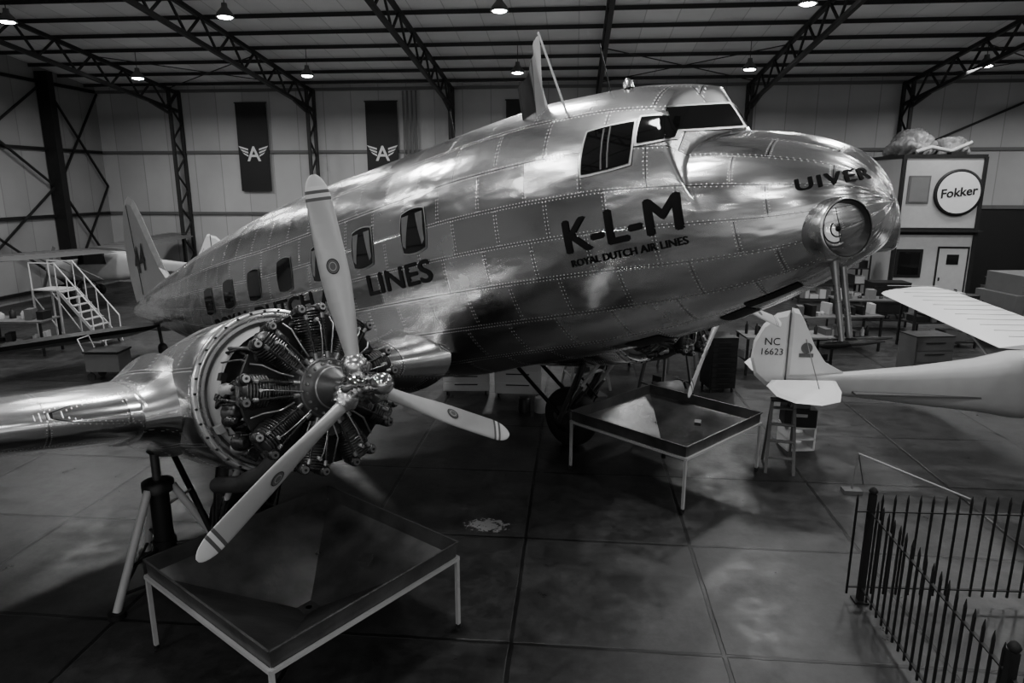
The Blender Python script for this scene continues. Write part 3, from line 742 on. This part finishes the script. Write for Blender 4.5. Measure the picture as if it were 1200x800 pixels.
b=MB();b.box((0,0,.15),(.5,.4,.3),M_dk);b.box((0,0,.40),(.3,.25,.20),M_mid);b.box((0,-.205,.2),(.2,.01,.05),M_lgt);b.obj("tool_chest",mx=T(3.75,11.15,.41,-5))
def ladder(x,y,rot,h=1.1,name="step_ladder",mt=M_mid):
    b=MB();w=.2
    for sg in(-1,1):
        b.beam((-.25,sg*w,0),(0,sg*w*.8,h),.03,.045,mt);b.beam((.3,sg*w,0),(0.03,sg*w*.8,h),.025,.035,mt)
    n=int(h/.25)
    for i in range(1,n+1):
        t=i*.25/h;b.box((-.25*(1-t),0,i*.25*.98),(.09,w*1.8,.02),mt)
    b.box((.01,0,h),(.16,w*1.8,.025),M_dk);b.obj(name,mx=T(x,y,0,rot))
ladder(3.2,10.2,80)
b=MB();b.cyl((.12,.2,.52),(1.55,-.1,.02),.012,M_lgt,n=8);b.box((0,0,.03),(.25,.16,.06),M_mid);b.cyl((0,0,.05),(.12,.2,.52),.012,M_mid,n=6);b.cyl((.3,.35,.0),(.12,.2,.52),.010,M_mid,n=6)
b.obj("tow_bar",mx=T(4.0,9.4,0,0))
b=MB();W_,D_=2.65,2.9
def room(z0,z1,mt):
    b.box((0,0,(z0+z1)/2),(W_,D_,z1-z0),mt)
room(.05,2.62,M_lgt);room(2.72,5.25,M_lgt)
for z in(.05,2.62,2.74,5.22):
    b.box((0,0,z),(W_+.08,D_+.08,.12),M_dk)
for sx in(-1,1):
    for sy in(-1,1): b.box((sx*W_/2,sy*D_/2,2.6),(.12,.12,5.2),M_dk)
F=-D_/2-.01
b.box((-.75,F,4.1),(.72,.04,.95),M_mid);b.box((-.75,F-.02,4.1),(.6,.03,.83),M_card)
b.box((-.78,F,1.55),(.9,.05,1.0),M_dk);b.box((-.78,F-.03,1.55),(.7,.02,.8),M_gls)
b.box((.68,F,1.05),(.95,.05,2.05),M_lgt);b.box((.68,F-.03,1.7),(.4,.02,.35),M_gls);b.box((.3,F-.03,1.0),(.05,.03,.12),M_dk)
b.box((.18,F-.01,1.05),(.05,.05,2.1),M_dk);b.box((1.18,F-.01,1.05),(.05,.05,2.1),M_dk);b.box((.68,F-.01,2.12),(1.05,.05,.06),M_dk)
b.lathe((.55,F,4.0),(0,-1,0),[(0,.80),(.06,.80),(.07,.74)],M_blk,48);b.lathe((.55,F-.071,4.0),(0,-1,0),[(0,.70),(.012,.70)],M_wht,48)
vs,fs=textmesh("Fokker",.42,.012,align='CENTER');b.add([(.55+v.x,F-.09,3.88+v.y+.12*v.x) for v in vs],fs,M_blk)
b.box((0,F-.06,2.68),(W_+.3,.3,.05),M_dk)
b.obj("site_office",mx=T(12.6,26.9,0,0))
for x in(12.9,13.35):
    b=MB();b.lathe((0,0,0),(0,0,1),[(0,.09),(.55,.09),(.62,.05),(.68,.03)],M_dk,16);b.box((0,-.02,.68),(.05,.12,.03),M_blk);b.tube([(0,-.04,.68),(.1,-.06,.6),(.1,-.06,.3)],.012,M_blk,6);b.obj("fire_extinguisher",mx=T(x,25.1,0))
def lump(name,mx,sz,mt,seed):
    bm=bmesh.new();bmesh.ops.create_icosphere(bm,subdivisions=5,radius=1);rn=random.Random(seed)
    ph=[(rn.uniform(1,6),rn.uniform(1,6),rn.uniform(1,6),rn.uniform(0,6)) for _ in range(7)]
    for v in bm.verts:
        c=v.co;f=1+sum(.06*math.sin(p[0]*c.x+p[1]*c.y+p[2]*c.z+p[3]) for p in ph)+.14*abs(math.sin(9*c.x+5*c.y*c.z+ph[0][3]))+.07*abs(math.sin(17*c.y-8*c.x+ph[1][3]))
        v.co=Vector((c.x*f*sz[0],c.y*f*sz[1],max(0,(c.z*f+.45)*sz[2])))
    me=bpy.data.meshes.new(name);bm.to_mesh(me);bm.free();me.materials.append(mt)
    for p in me.polygons:p.use_smooth=True
    o=bpy.data.objects.new(name,me);COL.objects.link(o);o.matrix_world=mx
M_tarp=mat("plastic_tarpaulin",.2,.25,0,var=.8,scale=5,bump=.8)
lump("wrapped_tarpaulin_bundle",T(11.9,26.6,5.28,10),(.6,.7,.5),M_tarp,1)
lump("wrapped_tarpaulin_bundle",T(13.3,26.7,5.28,40),(.5,.55,.4),M_tarp,4)
lump("wrapped_tarpaulin_bundle",T(12.6,27.6,5.28,70),(.45,.4,.62),M_tarp,9)
b=MB();b.tube([(-.9,0,.1),(-.4,0,.25),(.3,.1,.12),(.9,0,.4)],.07,M_lgt,8);b.box((.5,.1,.05),(.5,.3,.1),M_dk);b.obj("salvaged_pipe",mx=T(12.6,25.65,5.28))
b=MB();b.box((0,0,1.7),(4.0,.06,3.4),M_blk);b.box((0,-.04,3.42),(4.2,.1,.14),M_mid);b.obj("door_1",mx=T(16.6,28.85,0))
def cabinet(name,x,y,w,d,h,rot,mt,drawers=4,z=0):
    b=MB();b.box((0,0,h/2+.06),(w,d,h-.08),mt)
    for i in range(drawers):
        zz=.12+(h-.16)*(i+.5)/drawers;b.box((0,-d/2-.008,zz),(w*.92,.015,(h-.2)/drawers*.88),mt);b.box((0,-d/2-.025,zz+(h-.2)/drawers*.25),(w*.5,.02,.02),M_dk)
    for sx in(-1,1):
        for sy in(-1,1): b.lathe((sx*w*.42-.015,sy*d*.4,.04),(1,0,0),[(0,.04),(.03,.04)],M_rub,12)
    b.box((0,0,h+.03),(w*1.02,d*1.02,.02),M_dk);b.obj(name,mx=T(x,y,z,rot))
cabinet("tool_cabinet",-2.2,13.7,.95,.5,.85,5,M_wht,4);cabinet("tool_cabinet",-1.1,13.6,.95,.5,.85,0,M_wht,3)
cabinet("tool_cabinet",3.1,14.4,.55,.6,1.15,10,M_dk,9);cabinet("tool_cabinet",13.6,22.6,1.3,.8,1.1,-15,M_dk,2)
cabinet("tool_cabinet",8.0,15.9,.9,.6,.95,10,M_mid,3);cabinet("tool_cabinet",10.4,23.6,1.2,.7,1.1,0,M_dk,2)
def bench(name,x,y,w,d,h,rot,top=M_wood,stuff=6,seed=0,leg=M_dk):
    b=MB();b.box((0,0,h-.02),(w,d,.04),top);b.box((0,0,h*.35),(w*.95,d*.9,.03),leg)
    for sx in(-1,1):
        for sy in(-1,1): b.box((sx*(w/2-.04),sy*(d/2-.04),h/2-.02),(.05,.05,h-.04),leg)
    rn=random.Random(seed)
    for lev in(h,h*.37):
      for i in range(stuff):
        x_=(i+.5)/stuff*w-w/2+rn.uniform(-.03,.03);hh=rn.uniform(.06,.3);ww=w/stuff*rn.uniform(.4,.8)
        if rn.random()<.35: b.lathe((x_,rn.uniform(-.1,.1)*d,lev),(0,0,1),[(0,ww*.4),(hh*.7,ww*.4),(hh*.85,ww*.15),(hh,ww*.15)],rn.choice([M_lgt,M_dk,M_dk]),14)
        else: b.box((x_,rn.uniform(-.15,.15)*d,lev+hh/2),(ww,d*.4,hh),rn.choice([M_card,M_lgt,M_dk,M_blk,M_mid,M_dk]),Matrix.Rotation(rn.uniform(-.3,.3),3,'Z'))
    b.obj(name,mx=T(x,y,0,rot))
bench("workbench",4.9,16.0,2.0,.8,.9,5,M_card,10,2);bench("workbench",6.9,18.4,2.2,.8,.95,12,M_mid,11,5)
bench("workbench",9.0,21.2,2.4,.8,.95,0,M_mid,8,8);bench("workbench",-14.3,16.1,1.7,.8,.9,5,M_wood,6,11)
bench("workbench",-17.6,16.2,1.8,.8,.9,20,M_wood,6,12);bench("workbench",15.8,25.0,2.6,.9,1.1,-10,M_mid,8,15)
bench("workbench",.6,16.6,1.7,.7,.85,-5,M_mid,6,18)
def rack(name,x,y,w,d,h,rot,seed):
    b=MB();rn=random.Random(seed)
    for sx in(-1,1):
        for sy in(-1,1): b.box((sx*w/2,sy*d/2,h/2),(.05,.05,h),M_dk)
    n=int(h/.5)
    for i in range(n+1):
        z=.15+i*(h-.2)/n;b.box((0,0,z),(w,d,.03),M_dk)
        if i==n and rn.random()<.3: continue
        x_=-w/2+.1
        while x_<w/2-.2:
            ww=rn.uniform(.12,.4);hh=rn.uniform(.12,.4)
            b.box((x_+ww/2,rn.uniform(-.05,.05),z+.015+hh/2),(ww*.9,d*.7,hh),rn.choice([M_mid,M_dk,M_card,M_lgt,M_dk,M_blk]));x_+=ww
    b.obj(name,mx=T(x,y,0,rot))
rack("storage_rack",9.5,26.2,2.4,.7,1.9,0,1);rack("storage_rack",6.6,26.4,2.4,.7,1.9,0,2);rack("storage_rack",18.6,24.0,2.6,.7,2.0,-20,3);rack("storage_rack",9.8,19.0,1.8,.6,1.3,10,7)
b=MB();b.box((0,0,.42),(.75,.5,.4),M_mid);b.box((0,0,.66),(.8,.55,.04),M_dk)
for sx in(-1,1):
    for sy in(-1,1): b.lathe((sx*.3,sy*.2-.02,.09),(0,1,0),[(0,.09),(.04,.09)],M_rub,14);b.cyl((sx*.3,sy*.2,.09),(sx*.3,sy*.2,.25),.015,M_dk,n=6)
b.tube([(-.38,-.2,.6),(-.5,-.2,.95),(-.5,.2,.95),(-.38,.2,.6)],.015,M_lgt,6);b.obj("service_trolley",mx=T(-10.4,14.0,0,5))
b=MB();b.box((0,0,.95),(2.9,1.5,1.0),M_mid);b.box((-.5,0,1.7),(1.5,1.35,.5),M_mid);b.prism([(.3,1.45),(1.3,1.45),(1.3,1.6),(.4,1.9)],1.2,M_dk)
for q in(-.9,-.1,.7): b.box((q,-.76,1.0),(.6,.02,.7),M_card);b.box((q,-.775,1.0),(.5,.02,.04),M_lgt)
b.box((-.5,-.68,1.72),(1.1,.02,.3),M_gls)
for sx in(-1,1):
    for sy in(-1,1): b.lathe((sx*.95,sy*.6-.1,.34),(0,1,0),[(0,.15),(0,.3),(.04,.34),(.16,.34),(.2,.3),(.2,.15)],M_rub,24)
b.cyl((-1.45,0,.4),(-2.1,0,.3),.04,M_dk);b.obj("ground_power_unit",mx=T(12.8,19.6,0,8))
def stairs(x,y,rot,h=2.1,name="access_stairs",s=1):
    b=MB();n=8;L=1.6
    for sg in(-1,1):
        b.beam((0,sg*.4,0),(L,sg*.4,h),.04,.1,M_lgt);b.beam((0,sg*.4,.95),(L,sg*.4,h+.95),.03,.03,M_wht)
        for i in range(0,n+1,2): b.beam((L*i/n,sg*.4,h*i/n),(L*i/n,sg*.4,h*i/n+.95),.025,.025,M_wht)
        b.beam((L,sg*.4,h),(L,sg*.4,.08),.05,.05,M_lgt);b.beam((L+1.0,sg*.4,h),(L+1.0,sg*.4,.08),.05,.05,M_lgt)
        b.beam((L,sg*.4,h+.95),(L+1,sg*.4,h+.95),.03,.03,M_wht);b.beam((L+1,sg*.4,h),(L+1,sg*.4,h+.95),.03,.03,M_wht)
        b.beam((L,sg*.4,.3),(L+1,sg*.4,h-.2),.03,.03,M_lgt);b.beam((0,sg*.4,.12),(L+1,sg*.4,.12),.04,.04,M_lgt)
        for xx in(.1,L,L+1.0): b.lathe((xx,sg*.4-.02,.08),(0,1,0),[(0,.08),(.04,.08)],M_rub,12)
    for i in range(n): b.box((L*(i+.6)/n,0,h*(i+.6)/n+.05),(.2,.8,.03),M_lgt)
    b.box((L+.5,0,h),(1.0,.8,.04),M_lgt);b.obj(name,mx=T(x,y,0,rot,s=s))
stairs(-12.6,17.3,176,1.9,s=.78)
# clutter under the centre section
b=MB();b.box((0,0,.18),(.5,.4,.36),M_wood);b.box((.0,0,.37),(.54,.44,.02),M_card);b.obj("wooden_crate",mx=T(.35,12.6,0,20))
b=MB()
for i in range(3): b.lathe((i*.32,0,0),(0,0,1),[(0,.12),(.28,.12),(.3,.1)],[M_dk,M_lgt,M_dk][i],16)
b.obj("oil_cans",mx=T(-.9,12.5,0,10))
def trestle(x,y,rot,mt,h=1.0):
    b=MB()
    for sx in(-1,1):
        for sy in(-1,1): b.beam((sx*.45,sy*.35,0),(sx*.3,sy*.25,h),.05,.05,mt)
        b.beam((sx*.40,-.32,h*.35),(sx*.40,.32,h*.35),.03,.03,mt)
    b.box((0,0,h),(.75,.6,.05),mt);b.box((0,0,h*.4),(.75,.05,.04),mt);b.box((0,.1,h+.15),(.4,.3,.25),M_dk);b.box((-.1,0,h*.45),(.3,.25,.15),M_mid);b.obj("aircraft_trestle",mx=T(x,y,0,rot))
trestle(1.9,13.6,40,M_mid);trestle(.3,14.3,15,M_lgt,.9);trestle(2.6,16.4,-20,M_mid,1.0)
b=MB();b.box((0,0,.35),(.9,.5,.5),M_dk);b.lathe((-.2,0,.6),(1,0,0),[(0,.02),(.02,.18),(.5,.18),(.52,.02)],M_mid,20);b.tube([(.3,.1,.6),(.5,.15,.7),(.62,.1,.3),(.7,.1,.03),(.9,0,.03)],.025,M_blk,8)
for sx in(-.35,.35): b.lathe((sx,-.28,.12),(0,1,0),[(0,.12),(.05,.12)],M_rub,16);b.lathe((sx,.23,.12),(0,1,0),[(0,.12),(.05,.12)],M_rub,16)
b.obj("hydraulic_service_cart",mx=T(1.7,12.15,0,25))
# ------------------------------------------------------------------ world, camera
w=bpy.data.worlds.new("w");bpy.context.scene.world=w;w.use_nodes=True
w.node_tree.nodes["Background"].inputs[0].default_value=(1,1,1,1);w.node_tree.nodes["Background"].inputs[1].default_value=.9
cd=bpy.data.cameras.new("camera");cd.lens=24;cd.sensor_width=36;cd.clip_end=200
co=bpy.data.objects.new("camera",cd);COL.objects.link(co);co.location=(0,0,4.28)
co.rotation_euler=(math.radians(90)-math.atan(184/800),0,math.radians(5.2));bpy.context.scene.camera=co
